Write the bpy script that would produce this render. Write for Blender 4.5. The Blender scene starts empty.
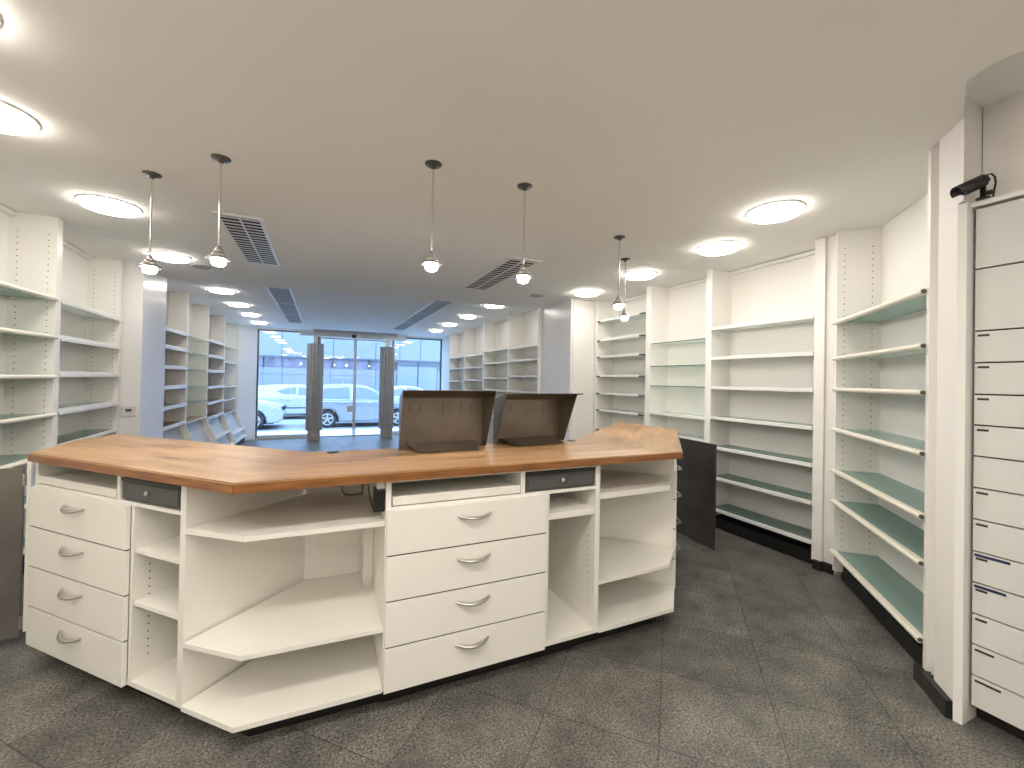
import bpy, bmesh, math, random
from mathutils import Matrix, Vector
random.seed(7)
PI = math.pi
scn = bpy.context.scene
COL = scn.collection

# ------------------------------------------------------------------ materials
def new_mat(name):
    m = bpy.data.materials.new(name); m.use_nodes = True
    nt = m.node_tree; nt.nodes.clear()
    out = nt.nodes.new('ShaderNodeOutputMaterial')
    return m, nt, out
def N(nt, t, **kw):
    n = nt.nodes.new(t)
    for k, v in kw.items(): setattr(n, k, v)
    return n
def principled(name, col, rough=.5, metal=0., var=0., vscale=8., bump=0., bscale=120., spec=None, stretch=None, coat=0.):
    m, nt, out = new_mat(name)
    b = N(nt, 'ShaderNodeBsdfPrincipled')
    b.inputs['Base Color'].default_value = (*col, 1); b.inputs['Roughness'].default_value = rough
    b.inputs['Metallic'].default_value = metal
    if coat: b.inputs['Coat Weight'].default_value = coat; b.inputs['Coat Roughness'].default_value = .1
    if spec is not None: b.inputs['Specular IOR Level'].default_value = spec
    tc = N(nt, 'ShaderNodeTexCoord'); src = tc.outputs['Object']
    if stretch:
        mp = N(nt, 'ShaderNodeMapping'); mp.inputs['Scale'].default_value = stretch
        nt.links.new(src, mp.inputs['Vector']); src = mp.outputs['Vector']
    if var:
        no = N(nt, 'ShaderNodeTexNoise'); no.inputs['Scale'].default_value = vscale; no.inputs['Detail'].default_value = 5
        nt.links.new(src, no.inputs['Vector'])
        cr = N(nt, 'ShaderNodeValToRGB')
        cr.color_ramp.elements[0].position = .3; cr.color_ramp.elements[1].position = .7
        cr.color_ramp.elements[0].color = (*[c*(1-var) for c in col], 1)
        cr.color_ramp.elements[1].color = (*[min(1, c*(1+var)) for c in col], 1)
        nt.links.new(no.outputs['Fac'], cr.inputs['Fac']); nt.links.new(cr.outputs['Color'], b.inputs['Base Color'])
    if bump:
        n2 = N(nt, 'ShaderNodeTexNoise'); n2.inputs['Scale'].default_value = bscale; n2.inputs['Detail'].default_value = 3
        nt.links.new(src, n2.inputs['Vector'])
        bp = N(nt, 'ShaderNodeBump'); bp.inputs['Strength'].default_value = bump; bp.inputs['Distance'].default_value = .002
        nt.links.new(n2.outputs['Fac'], bp.inputs['Height']); nt.links.new(bp.outputs['Normal'], b.inputs['Normal'])
    nt.links.new(b.outputs['BSDF'], out.inputs['Surface'])
    return m
def emission(name, col, s):
    m, nt, out = new_mat(name)
    e = N(nt, 'ShaderNodeEmission'); e.inputs['Color'].default_value = (*col, 1); e.inputs['Strength'].default_value = s
    nt.links.new(e.outputs['Emission'], out.inputs['Surface']); return m
def thin_glass(name, tint, refl=.08, rough=0.0):
    m, nt, out = new_mat(name)
    t = N(nt, 'ShaderNodeBsdfTransparent'); t.inputs['Color'].default_value = (*tint, 1)
    g = N(nt, 'ShaderNodeBsdfGlossy'); g.inputs['Roughness'].default_value = rough
    fr = N(nt, 'ShaderNodeFresnel'); fr.inputs['IOR'].default_value = 1.45
    ma = N(nt, 'ShaderNodeMath', operation='MULTIPLY_ADD'); ma.inputs[1].default_value = .35; ma.inputs[2].default_value = refl*.2
    nt.links.new(fr.outputs['Fac'], ma.inputs[0])
    mx = N(nt, 'ShaderNodeMixShader')
    nt.links.new(ma.outputs[0], mx.inputs['Fac']); nt.links.new(t.outputs[0], mx.inputs[1]); nt.links.new(g.outputs[0], mx.inputs[2])
    nt.links.new(mx.outputs[0], out.inputs['Surface']); return m
def frosted(name, col, trans):
    m, nt, out = new_mat(name)
    d = N(nt, 'ShaderNodeBsdfDiffuse'); d.inputs['Color'].default_value = (*col, 1)
    t = N(nt, 'ShaderNodeBsdfTranslucent'); t.inputs['Color'].default_value = (*[min(1, c*1.5) for c in col], 1)
    g = N(nt, 'ShaderNodeBsdfGlossy'); g.inputs['Roughness'].default_value = .25; g.inputs['Color'].default_value = (.9, 1, .97, 1)
    m1 = N(nt, 'ShaderNodeMixShader'); m1.inputs['Fac'].default_value = trans
    m2 = N(nt, 'ShaderNodeMixShader')
    fr = N(nt, 'ShaderNodeFresnel'); fr.inputs['IOR'].default_value = 1.35
    nt.links.new(fr.outputs[0], m2.inputs['Fac'])
    nt.links.new(d.outputs[0], m1.inputs[1]); nt.links.new(t.outputs[0], m1.inputs[2])
    nt.links.new(m1.outputs[0], m2.inputs[1]); nt.links.new(g.outputs[0], m2.inputs[2])
    nt.links.new(m2.outputs[0], out.inputs['Surface']); return m
def wood_mat(name):
    m, nt, out = new_mat(name)
    b = N(nt, 'ShaderNodeBsdfPrincipled'); b.inputs['Roughness'].default_value = .33
    tc = N(nt, 'ShaderNodeTexCoord')
    mp = N(nt, 'ShaderNodeMapping'); mp.inputs['Scale'].default_value = (1.3, 16, 16)
    nt.links.new(tc.outputs['Object'], mp.inputs['Vector'])
    no = N(nt, 'ShaderNodeTexNoise'); no.inputs['Scale'].default_value = 1.6; no.inputs['Detail'].default_value = 7; no.inputs['Distortion'].default_value = .5
    nt.links.new(mp.outputs['Vector'], no.inputs['Vector'])
    cr = N(nt, 'ShaderNodeValToRGB'); e = cr.color_ramp.elements
    e[0].position = .30; e[0].color = WOOD_A; e[1].position = .72; e[1].color = WOOD_C
    x = cr.color_ramp.elements.new(.5); x.color = WOOD_B
    nt.links.new(no.outputs['Fac'], cr.inputs['Fac'])
    # staves
    br = N(nt, 'ShaderNodeTexBrick'); br.inputs['Scale'].default_value = 1.0
    br.inputs['Brick Width'].default_value = 1.1; br.inputs['Row Height'].default_value = .085; br.inputs['Mortar Size'].default_value = .0006
    br.inputs['Color1'].default_value = (1.07, 1.05, 1.02, 1); br.inputs['Color2'].default_value = (.86, .85, .84, 1); br.inputs['Mortar'].default_value = (.6, .55, .5, 1)
    nt.links.new(tc.outputs['Object'], br.inputs['Vector'])
    mu = N(nt, 'ShaderNodeMix', data_type='RGBA', blend_type='MULTIPLY'); mu.inputs[0].default_value = .8
    nt.links.new(cr.outputs['Color'], mu.inputs[6]); nt.links.new(br.outputs['Color'], mu.inputs[7])
    # wear stains
    n2 = N(nt, 'ShaderNodeTexNoise'); n2.inputs['Scale'].default_value = 2.2; n2.inputs['Detail'].default_value = 4
    mp2 = N(nt, 'ShaderNodeMapping'); mp2.inputs['Scale'].default_value = (1, 3, 3)
    nt.links.new(tc.outputs['Object'], mp2.inputs['Vector']); nt.links.new(mp2.outputs['Vector'], n2.inputs['Vector'])
    c2 = N(nt, 'ShaderNodeValToRGB'); c2.color_ramp.elements[0].position = .36; c2.color_ramp.elements[0].color = (.62, .58, .55, 1)
    c2.color_ramp.elements[1].position = .5; c2.color_ramp.elements[1].color = (1, 1, 1, 1)
    nt.links.new(n2.outputs['Fac'], c2.inputs['Fac'])
    m3 = N(nt, 'ShaderNodeMix', data_type='RGBA', blend_type='MULTIPLY'); m3.inputs[0].default_value = .55
    nt.links.new(mu.outputs[2], m3.inputs[6]); nt.links.new(c2.outputs['Color'], m3.inputs[7])
    nt.links.new(m3.outputs[2], b.inputs['Base Color'])
    r = N(nt, 'ShaderNodeMapRange'); r.inputs[3].default_value = .26; r.inputs[4].default_value = .44
    nt.links.new(no.outputs['Fac'], r.inputs[0]); nt.links.new(r.outputs[0], b.inputs['Roughness'])
    nt.links.new(b.outputs[0], out.inputs['Surface']); return m
WOOD_A = (.29, .155, .07, 1); WOOD_B = (.40, .235, .115, 1); WOOD_C = (.50, .325, .175, 1)
def floor_mat(name):
    m, nt, out = new_mat(name)
    b = N(nt, 'ShaderNodeBsdfPrincipled')
    ge = N(nt, 'ShaderNodeNewGeometry')
    mp = N(nt, 'ShaderNodeMapping'); mp.inputs['Rotation'].default_value = (0, 0, PI/4)
    # u=(x-y)/sqrt2, v=(x+y)/sqrt2, joints every .456 m
    mp.inputs['Location'].default_value = (.025+4.56, -2.19+.456*10, 0)
    nt.links.new(ge.outputs['Position'], mp.inputs['Vector'])
    br = N(nt, 'ShaderNodeTexBrick', offset=0., squash=1.)
    br.inputs['Scale'].default_value = 1; br.inputs['Brick Width'].default_value = .456; br.inputs['Row Height'].default_value = .456
    br.inputs['Mortar Size'].default_value = .0026; br.inputs['Mortar Smooth'].default_value = .2
    br.inputs['Color1'].default_value = (.82, .82, .82, 1); br.inputs['Color2'].default_value = (1.1, 1.1, 1.1, 1); br.inputs['Mortar'].default_value = (.42, .41, .40, 1)
    nt.links.new(mp.outputs['Vector'], br.inputs['Vector'])
    no = N(nt, 'ShaderNodeTexNoise'); no.inputs['Scale'].default_value = 105; no.inputs['Detail'].default_value = 8; no.inputs['Roughness'].default_value = .75
    nt.links.new(ge.outputs['Position'], no.inputs['Vector'])
    n2 = N(nt, 'ShaderNodeTexNoise'); n2.inputs['Scale'].default_value = 5; n2.inputs['Detail'].default_value = 6; n2.inputs['Roughness'].default_value = .65
    nt.links.new(ge.outputs['Position'], n2.inputs['Vector'])
    cr = N(nt, 'ShaderNodeValToRGB'); e = cr.color_ramp.elements
    e[0].position = .38; e[0].color = (.022, .021, .019, 1); e[1].position = .66; e[1].color = (.37, .355, .325, 1)
    nt.links.new(no.outputs['Fac'], cr.inputs['Fac'])
    c2 = N(nt, 'ShaderNodeValToRGB'); c2.color_ramp.elements[0].position = .35; c2.color_ramp.elements[0].color = (.62, .61, .60, 1)
    c2.color_ramp.elements[1].position = .68; c2.color_ramp.elements[1].color = (1.25, 1.24, 1.2, 1)
    nt.links.new(n2.outputs['Fac'], c2.inputs['Fac'])
    a = N(nt, 'ShaderNodeMix', data_type='RGBA', blend_type='MULTIPLY'); a.inputs[0].default_value = 1
    nt.links.new(cr.outputs[0], a.inputs[6]); nt.links.new(c2.outputs[0], a.inputs[7])
    a2 = N(nt, 'ShaderNodeMix', data_type='RGBA', blend_type='MULTIPLY'); a2.inputs[0].default_value = 1
    nt.links.new(a.outputs[2], a2.inputs[6]); nt.links.new(br.outputs['Color'], a2.inputs[7])
    nt.links.new(a2.outputs[2], b.inputs['Base Color'])
    b.inputs['Roughness'].default_value = .36
    bp = N(nt, 'ShaderNodeBump'); bp.inputs['Strength'].default_value = .35; bp.inputs['Distance'].default_value = .003
    nt.links.new(no.outputs['Fac'], bp.inputs['Height']); nt.links.new(bp.outputs[0], b.inputs['Normal'])
    nt.links.new(b.outputs[0], out.inputs['Surface']); return m

WALL = principled('wall paint', (.88, .85, .81), .6, bump=.05, bscale=200)
CEIL = principled('ceiling paint', (.92, .89, .845), .8, bump=.12, bscale=150)
LAM = principled('cream laminate', (.88, .85, .78), .42, var=.012, vscale=14)
LAMW = principled('white laminate', (.88, .855, .81), .4)
CEIL_LIT = principled('brightened ceiling paint', (.93, .925, .91), .8, bump=.05, bscale=150)  # ceiling paint whitened in place of light on the upper ceiling
SATIN = principled('satin white panel', (.85, .83, .83), .27)
NOSE = principled('ivory plastic rail', (.84, .80, .69), .35)
RAILW = principled('white rail', (.84, .83, .80), .35)
TEAL = frosted('frosted green glass', (.33, .47, .42), .30)
DKGLS = frosted('dark green glass', (.22, .32, .28), .45)
PALEG = frosted('pale green glass', (.80, .87, .83), .62)
CLEARG = thin_glass('clear glass shelf', (.90, .96, .93), .3)
GEDGE = principled('green glass edge', (.05, .12, .13), .2)
PANE = thin_glass('window glass', (.93, .96, 1.), .25)
BLACK = principled('black plastic', (.012, .012, .013), .35)
DARK_HOLE_SEAM = principled('dark hole and seam shade', (.05, .045, .04), .8)
GREYD = principled('anthracite metal', (.085, .085, .082), .42, var=.06, vscale=30)
PLINTH = principled('black plinth', (.007, .0065, .006), .55, var=.3, vscale=20)
SKIRT = principled('dark stone skirting', (.018, .017, .015), .32, var=.35, vscale=25)
STEEL = principled('brushed steel', (.56, .54, .51), .32, metal=1, var=.08, vscale=40)
CHROME = principled('chrome', (.72, .71, .69), .16, metal=1)
HOODM = principled('waxed dark steel', (.21, .178, .145), .36, metal=.85, var=.25, vscale=4)
GATEM = principled('dark brown metal', (.13, .112, .095), .33, metal=.8, var=.35, vscale=2.5)
GATEL = principled('grey brown metal', (.20, .185, .165), .4, metal=.6, var=.2, vscale=3)
WOOD = wood_mat('oiled wood')
WEDGE = principled('dark wood edge', (.26, .105, .03), .28, var=.3, vscale=6, stretch=(1, 12, 12))
FLOOR = floor_mat('slate tiles')
LAMP = emission('downlight diffuser', (1., .945, .87), 16.)
BULB = emission('pendant bulb', (1., .95, .88), 230.)
FILL = emission('added fill panel', (1., .95, .87), 15.5)
GRILLE = principled('grey grille', (.40, .39, .37), .5)
DUCT = principled('dark duct', (.03, .03, .03), .8)
COLM = principled('fluted grey brown metal', (.42, .39, .37), .38, metal=.15, var=.1)
ALU = principled('aluminium', (.50, .49, .47), .35, metal=.7)
ALUD = principled('dark aluminium frame', (.16, .16, .17), .4, metal=.5)
BROWNB = principled('brown board', (.35, .25, .17), .5, var=.15, vscale=10)
GREYB = principled('grey backing board', (.55, .54, .52), .55)
BLUELBL = principled('blue label strip', (.018, .022, .085), .5)
LBL = principled('dark label plate', (.03, .03, .03), .4)
LBLW = principled('pale label', (.72, .70, .66), .5)
TOWER = principled('grey white lacquer', (.70, .69, .66), .4)
ASPH = principled('asphalt', (.30, .31, .33), .7, var=.12, vscale=6)
PAVE = principled('pavement', (.75, .75, .74), .7, var=.08, vscale=5)
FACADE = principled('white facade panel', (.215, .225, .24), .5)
FJOINT = principled('facade joint', (.09, .10, .12), .6)
WINB = principled('office window', (.16, .145, .19), .25, var=.5, vscale=1.6)
SHUT = principled('roller shutter', (.23, .245, .26), .5)
CARS = principled('silver car paint', (.37, .38, .39), .25, metal=.25, coat=.6)
CARW = principled('white car paint', (.44, .45, .46), .22, coat=.6)
CARG = principled('car glass', (.16, .19, .22), .05)
TYRE = principled('tyre', (.02, .02, .022), .7)
RED = principled('tail light', (.20, .07, .07), .2)
LENS = principled('headlight lens', (.55, .58, .62), .08)

# ------------------------------------------------------------------ mesh builder
class MB:
    def __init__(s): s.v = []; s.f = []; s.m = []; s.sm = []
    def add(s, vs, fs, mi=0, smooth=False):
        o = len(s.v); s.v += [tuple(v) for v in vs]
        for f in fs: s.f.append(tuple(i+o for i in f)); s.m.append(mi); s.sm.append(smooth)
        return s
    def box(s, x0, x1, y0, y1, z0, z1, mi=0):
        vs = [(x0,y0,z0),(x1,y0,z0),(x1,y1,z0),(x0,y1,z0),(x0,y0,z1),(x1,y0,z1),(x1,y1,z1),(x0,y1,z1)]
        return s.add(vs, [(0,3,2,1),(4,5,6,7),(0,1,5,4),(1,2,6,5),(2,3,7,6),(3,0,4,7)], mi)
    def bbox(s, x0, x1, y0, y1, z0, z1, bev=.002, mi=0, seg=2):
        bm = bmesh.new(); bmesh.ops.create_cube(bm, size=1)
        for v in bm.verts: v.co = Vector((x0+(v.co.x+.5)*(x1-x0), y0+(v.co.y+.5)*(y1-y0), z0+(v.co.z+.5)*(z1-z0)))
        bmesh.ops.bevel(bm, geom=bm.edges[:], offset=bev, segments=seg, affect='EDGES', profile=.5)
        return s.bm(bm, mi)
    def bm(s, bm, mi=0, smooth=False):
        bm.verts.index_update()
        s.add([v.co[:] for v in bm.verts], [[v.index for v in f.verts] for f in bm.faces], mi, smooth); bm.free(); return s
    def prism(s, poly, z0, z1, mi=0, ax='z'):
        n = len(poly)
        a = sum(poly[i][0]*poly[(i+1)%n][1]-poly[(i+1)%n][0]*poly[i][1] for i in range(n))
        if a < 0: poly = poly[::-1]
        def P(p, t):
            return (p[0], p[1], t) if ax == 'z' else ((t, p[0], p[1]) if ax == 'x' else (p[0], t, p[1]))
        vs = [P(p, z0) for p in poly]+[P(p, z1) for p in poly]
        fs = [tuple(range(n))[::-1], tuple(range(n, 2*n))]+[(i, (i+1)%n, n+(i+1)%n, n+i) for i in range(n)]
        if ax == 'y': fs = [f[::-1] for f in fs]
        return s.add(vs, fs, mi)
    def lathe(s, prof, c=(0,0,0), seg=24, mi=0, smooth=True, rf=None):
        vs = []; k = len(prof)
        for i in range(seg):
            a = 2*PI*i/seg; q = rf(a) if rf else 1
            for r, z in prof: vs.append((c[0]+r*q*math.cos(a), c[1]+r*q*math.sin(a), c[2]+z))
        fs = []
        for i in range(seg):
            j = (i+1) % seg
            for t in range(k-1): fs.append((i*k+t, j*k+t, j*k+t+1, i*k+t+1))
        s.add(vs, fs, mi, smooth)
        for t, fl in ((0, True), (k-1, False)):
            if prof[t][0] > 1e-6:
                o = [i*k+t for i in range(seg)]
                s.add([vs[i] for i in o], [tuple(range(seg))[::-1] if fl else tuple(range(seg))], mi)
        return s
    def tube(s, path, rad, seg=10, mi=0, cap=True):
        path = [Vector(p) for p in path]; n = len(path); rings = []
        rads = rad if isinstance(rad, (list, tuple)) else [rad]*n
        up = None
        for i, p in enumerate(path):
            d = (path[min(i+1, n-1)]-path[max(i-1, 0)]).normalized()
            if up is None: up = Vector((0,0,1)) if abs(d.z) < .9 else Vector((1,0,0))
            a = d.cross(up).normalized(); b = a.cross(d).normalized(); up = b
            r = rads[i]; ra, rb = (r if isinstance(r, tuple) else (r, r))
            rings.append([p+a*math.cos(2*PI*k/seg)*ra+b*math.sin(2*PI*k/seg)*rb for k in range(seg)])
        vs = [v for r in rings for v in r]; fs = []
        for i in range(n-1):
            for k in range(seg):
                l = (k+1) % seg; fs.append((i*seg+k, (i+1)*seg+k, (i+1)*seg+l, i*seg+l))
        s.add(vs, fs, mi, True)
        if cap:
            s.add(rings[0], [tuple(range(seg))], mi); s.add(rings[-1], [tuple(range(seg))[::-1]], mi)
        return s
    def rod(s, a, b, r, seg=12, mi=0): return s.tube([a, b], r, seg, mi)
    def disc(s, c, n, r, seg=8, mi=0):
        n = Vector(n).normalized(); u = n.cross(Vector((0,0,1)) if abs(n.z) < .9 else Vector((1,0,0))).normalized(); w = n.cross(u)
        return s.add([Vector(c)+u*math.cos(2*PI*i/seg)*r+w*math.sin(2*PI*i/seg)*r for i in range(seg)], [tuple(range(seg))], mi)
    def build(s, name, mats, parent=None, loc=(0,0,0), rotz=0, fixn=True):
        me = bpy.data.meshes.new(name); me.from_pydata(s.v, [], s.f)
        for m in (mats if isinstance(mats, (list, tuple)) else [mats]): me.materials.append(m)
        me.polygons.foreach_set('material_index', s.m); me.polygons.foreach_set('use_smooth', s.sm); me.update()
        o = bpy.data.objects.new(name, me); COL.objects.link(o)
        o.location = loc; o.rotation_euler = (0, 0, rotz)
        if parent: o.parent = parent
        return o
def tag(o, label, cat, group=None, kind=None):
    o['label'] = label
    if cat: o['category'] = cat
    if group: o['group'] = group
    if kind: o['kind'] = kind
    return o
def thing(name, label, cat, loc=(0,0,0), rotz=0, group=None):
    o = bpy.data.objects.new(name, None); COL.objects.link(o); o.empty_display_size = .1
    o.location = loc; o.rotation_euler = (0, 0, rotz)
    return tag(o, label, cat, group)
def struct(name, mb, mats, label=None, **kw):
    o = mb.build(name, mats, **kw); o['kind'] = 'structure'
    o['label'] = label or name.replace('_', ' '); o['category'] = name.split('_')[0].split('.')[0]
    return o
def dup(root, loc, label):
    r = root.copy(); COL.objects.link(r); r.location = loc; r['label'] = label
    for ch in list(root.children):
        c = ch.copy(); COL.objects.link(c); c.parent = r
        for g in list(ch.children):
            d = g.copy(); COL.objects.link(d); d.parent = c
    return r
def R(d): return math.radians(d)

# ------------------------------------------------------------------ the room shell
ZC, ZF, ZL = 2.54, 2.63, -.20      # main ceiling, upper ceiling, lower floor towards the street
m = MB().add([(-3.2,-3.4,0),(4.9,-3.4,0),(4.9,5.2,0),(-3.2,5.2,0),(-3.2,6.4,ZL),(4.9,6.4,ZL),(-3.2,12.28,ZL),(4.9,12.28,ZL)],
             [(0,1,2,3),(3,2,5,4),(4,5,7,6)])
struct('floor', m, FLOOR, 'dark grey slate tile floor laid on the diagonal')
# main ceiling with its front edge at the beam line and a raised corner above the drawer tower
m = MB().prism([(-2.9,-3.4),(2.06,-3.4),(2.12,.66),(2.14,.725),(2.437,.836),(4.6,.836),(4.6,5.86),(3.4,5.88),(-2.9,6.36)], ZC, ZF-.0005)
struct('ceiling', m, CEIL, 'low painted ceiling over the counter')
m = MB().prism([(-2.9,5.2),(4.6,5.2),(4.6,12.4),(-2.9,12.4)], ZF, ZF+.1)
m.prism([(1.9,-3.4),(4.6,-3.4),(4.6,1.4),(1.9,1.4)], ZF, ZF+.1)
m.prism([(-2.9,-3.4),(4.6,-3.4),(4.6,5.4),(-2.9,5.4)], ZF+.1, ZF+.2)
struct('ceiling.001', m, CEIL_LIT, 'higher painted ceiling towards the shop front')
# left wall with its pillar, right wall, back wall, shop-front lintel
m = MB().box(-2.9,-2.2,-3.4,11.95,ZL,ZF+.1)
m.prism([(-2.9,11.93),(-1.86,11.93),(-1.52,12.27),(-1.52,12.5),(-2.9,12.5)], ZL, ZF+.1)
struct('wall_left', m, WALL, 'white wall on the left behind the shelves')
m = MB().box(-2.199,-1.72,5.56,6.27,ZL,ZC)
struct('wall_pillar', m, SATIN, 'glossy white pillar face between the near and far left shelves')
pieces = [MB().box(3.79,4.6,1.76,5.9,0,ZF+.1),
 MB().prism([(3.505,4.95),(3.505,5.80),(3.789,5.80),(3.789,4.95)], 0, ZC),
 MB().box(3.40,4.6,5.901,11.03,ZL,ZF+.1),
 MB().prism([(3.12,11.035),(3.22,12.27),(3.22,12.5),(4.6,12.5),(4.6,11.035)], ZL, ZF+.1),
 MB().prism([(3.50,1.945),(3.50,1.86),(3.785,1.80),(3.785,1.945)], 0, ZC),
 MB().prism([(2.561,.956),(2.464,.859),(2.70,.859),(2.66,.93)], 0, 2.189),
 MB().prism([(2.561,.956),(2.437,.832),(2.70,.832),(2.66,.93)], 2.19, ZF),
 MB().prism([(2.635,.985),(2.58,.935),(2.68,.90),(2.80,.98)], 0, ZF),
 MB().prism([(3.79,1.755),(4.6,1.755),(4.6,.835),(3.0,.835),(3.0,.93)], 0, ZF+.1),
 MB().box(2.60,4.6,.3,.829,2.195,ZF+.1), MB().box(3.02,4.6,.3,.829,0,2.19), MB().box(2.60,4.6,-3.4,.299,0,ZF+.1)]
for m in pieces: struct('wall_right', m, WALL, 'white wall and piers on the right around the shelf bays')
struct('wall_back', MB().box(-2.9,4.6,-3.5,-3.4,0,ZF+.2), WALL, 'white wall behind the camera')
m = MB().box(-2.9,-1.52,12.28,12.5,ZL,ZF+.1).box(3.22,4.6,12.28,12.5,ZL,ZF+.1).box(-1.52,3.22,12.28,12.5,2.58,ZF+.1)

struct('wall_front', m, WALL, 'white lintel above the shop front glazing')
# box closing the far side of bay D: pillar with a flush door
m = MB().box(3.10,3.50,4.945,5.80,0,ZC)
struct('wall_column', m, SATIN, 'glossy white boxed pillar beside the flush door')
d = struct('door_1', MB().bbox(3.125,3.475,4.925,4.945,.03,ZC-.02,.002), LAMW, 'flush white cupboard door on the pillar')
hb = MB().rod((3.29,4.924,1.23),(3.29,4.905,1.23),.007).tube([(3.292,4.905,1.23),(3.268,4.904,1.229),(3.25,4.905,1.228)],.006)
hb.build('door_handle', BLACK, d)
m = MB().box(3.05,3.10,5.79,5.84,ZL,ZF)
struct('trim_1', m, RAILW, 'narrow white trim between pillar and far shelves')
# skirtings
m = MB()
m.prism([(3.455,1.998),(3.455,1.94),(3.48,1.94),(3.48,1.87),(3.50,1.87),(3.50,1.9455),(3.478,1.9455),(3.478,1.998)], 0, .07)
m.prism([(2.625,1.055),(2.655,1.03),(2.61,.985),(2.59,.985),(2.462,.857),(2.444,.875),(2.548,.978),(2.575,1.003)], 0, .075)
struct('baseboard_right', m, SKIRT, 'dark stone skirting along the right piers')
m = MB().box(-1.88,-1.72,5.545,5.56,0,.08).box(-1.72,-1.705,5.545,6.27,0,.08)
struct('baseboard_left', m, SKIRT, 'dark skirting under the left wall')

# ------------------------------------------------------------------ shop front
def pane_frame(name, x0, x1, z0, z1, y, label, mull=()):
    f = .035
    m = MB().box(x0,x0+f,y,y+.06,z0,z1).box(x1-f,x1,y,y+.06,z0,z1).box(x0+f,x1-f,y,y+.06,z0,z0+f*1.3).box(x0+f,x1-f,y,y+.06,z1-f,z1)
    for q in mull: m.box(q-.012,q+.012,y,y+.06,z0+f,z1-f)
    o = struct(name, m, ALUD, label)
    MB().box(x0+f,x1-f,y+.026,y+.034,z0+f*1.3,z1-f).build('pane', PANE, o)
    return o
pane_frame('window_1', -1.52, -.10, ZL, 2.58, 12.30, 'large shop window left of the sliding door')
pane_frame('window_2', 1.80, 3.22, ZL, 2.58, 12.30, 'large shop window right of the sliding door')
struct('trim_2', MB().box(-1.48,-.12,12.22,12.30,ZL,-.10).box(1.82,3.2,12.22,12.30,ZL,-.10), PAVE, 'low stone sill under the shop windows')
o = struct('door_2', MB().box(-.10,-.06,12.30,12.36,ZL,2.46).box(1.76,1.80,12.30,12.36,ZL,2.46).box(-.06,1.76,12.30,12.36,2.42,2.46).box(-.06,1.76,12.30,12.36,ZL-.0,ZL+.02), ALU,
           'automatic glass sliding door of the shop front')
for a, b in ((-.06,.80),(.80,1.76)):
    lf = MB().box(a,b,12.315,12.325,ZL+.04,2.40).build('door_leaf', PANE, o)
    e = .765 if a < 0 else .805
    MB().box(e,e+.032,12.30,12.34,ZL+.02,2.42).build('leaf_stile', ALU, lf)
MB().box(.62,.76,12.30,12.314,.46,.62).build('lock_box', LBLW, o)
MB().box(-.06,1.76,12.24,12.36,ZL,ZL+.012).build('threshold', ALUD, o)
op = thing('door_operator', 'long grey housing of the sliding door drive under the ceiling', 'door operator', (.76,12.08,2.46))
MB().bbox(-1.32,1.36,-.07,.10,0,.10,.006).build('housing', ALU, op)
MB().bbox(-1.0,1.12,-.10,.10,.10,.1698,.004).build('top_cover', COLM, op)
sn = MB().lathe([(0,-.07),(.035,-.06),(.06,-.02),(.065,.02)], (-.02,-.075,.055), 18).build('motion_sensor', BLACK, op)
MB().bbox(.07,.15,-.085,-.07,.025,.075,.004).build('indicator', LBLW, op)

def flutes(a): return 1+.07*math.cos(14*a)
def column(x, label, key):
    t = thing('fluted_column', label, 'column', (x,11.75,ZL), 0, 'fluted columns by the sliding door')
    MB().bbox(-.145,.145,-.13,.13,0,.25,.006).build('base', COLM, t)
    MB().lathe([(.178,.25),(.182,.26),(.182,2.42),(.178,2.43)], seg=128, rf=flutes).build('shaft', COLM, t)
    MB().box(-.05,.05,-.05,.05,2.43,2.66).box(-.1,.1,-.07,.07,2.645,2.66).build('neck', STEEL, t)
    MB().rod((-.02 if key else .02,-.131,.13),(-.02 if key else .02,-.15,.13),.022).build('lock', CHROME, t)
column(-.18, 'fluted grey column left of the sliding door', 1)
column(1.58, 'fluted grey column right of the sliding door', 0)

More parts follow.
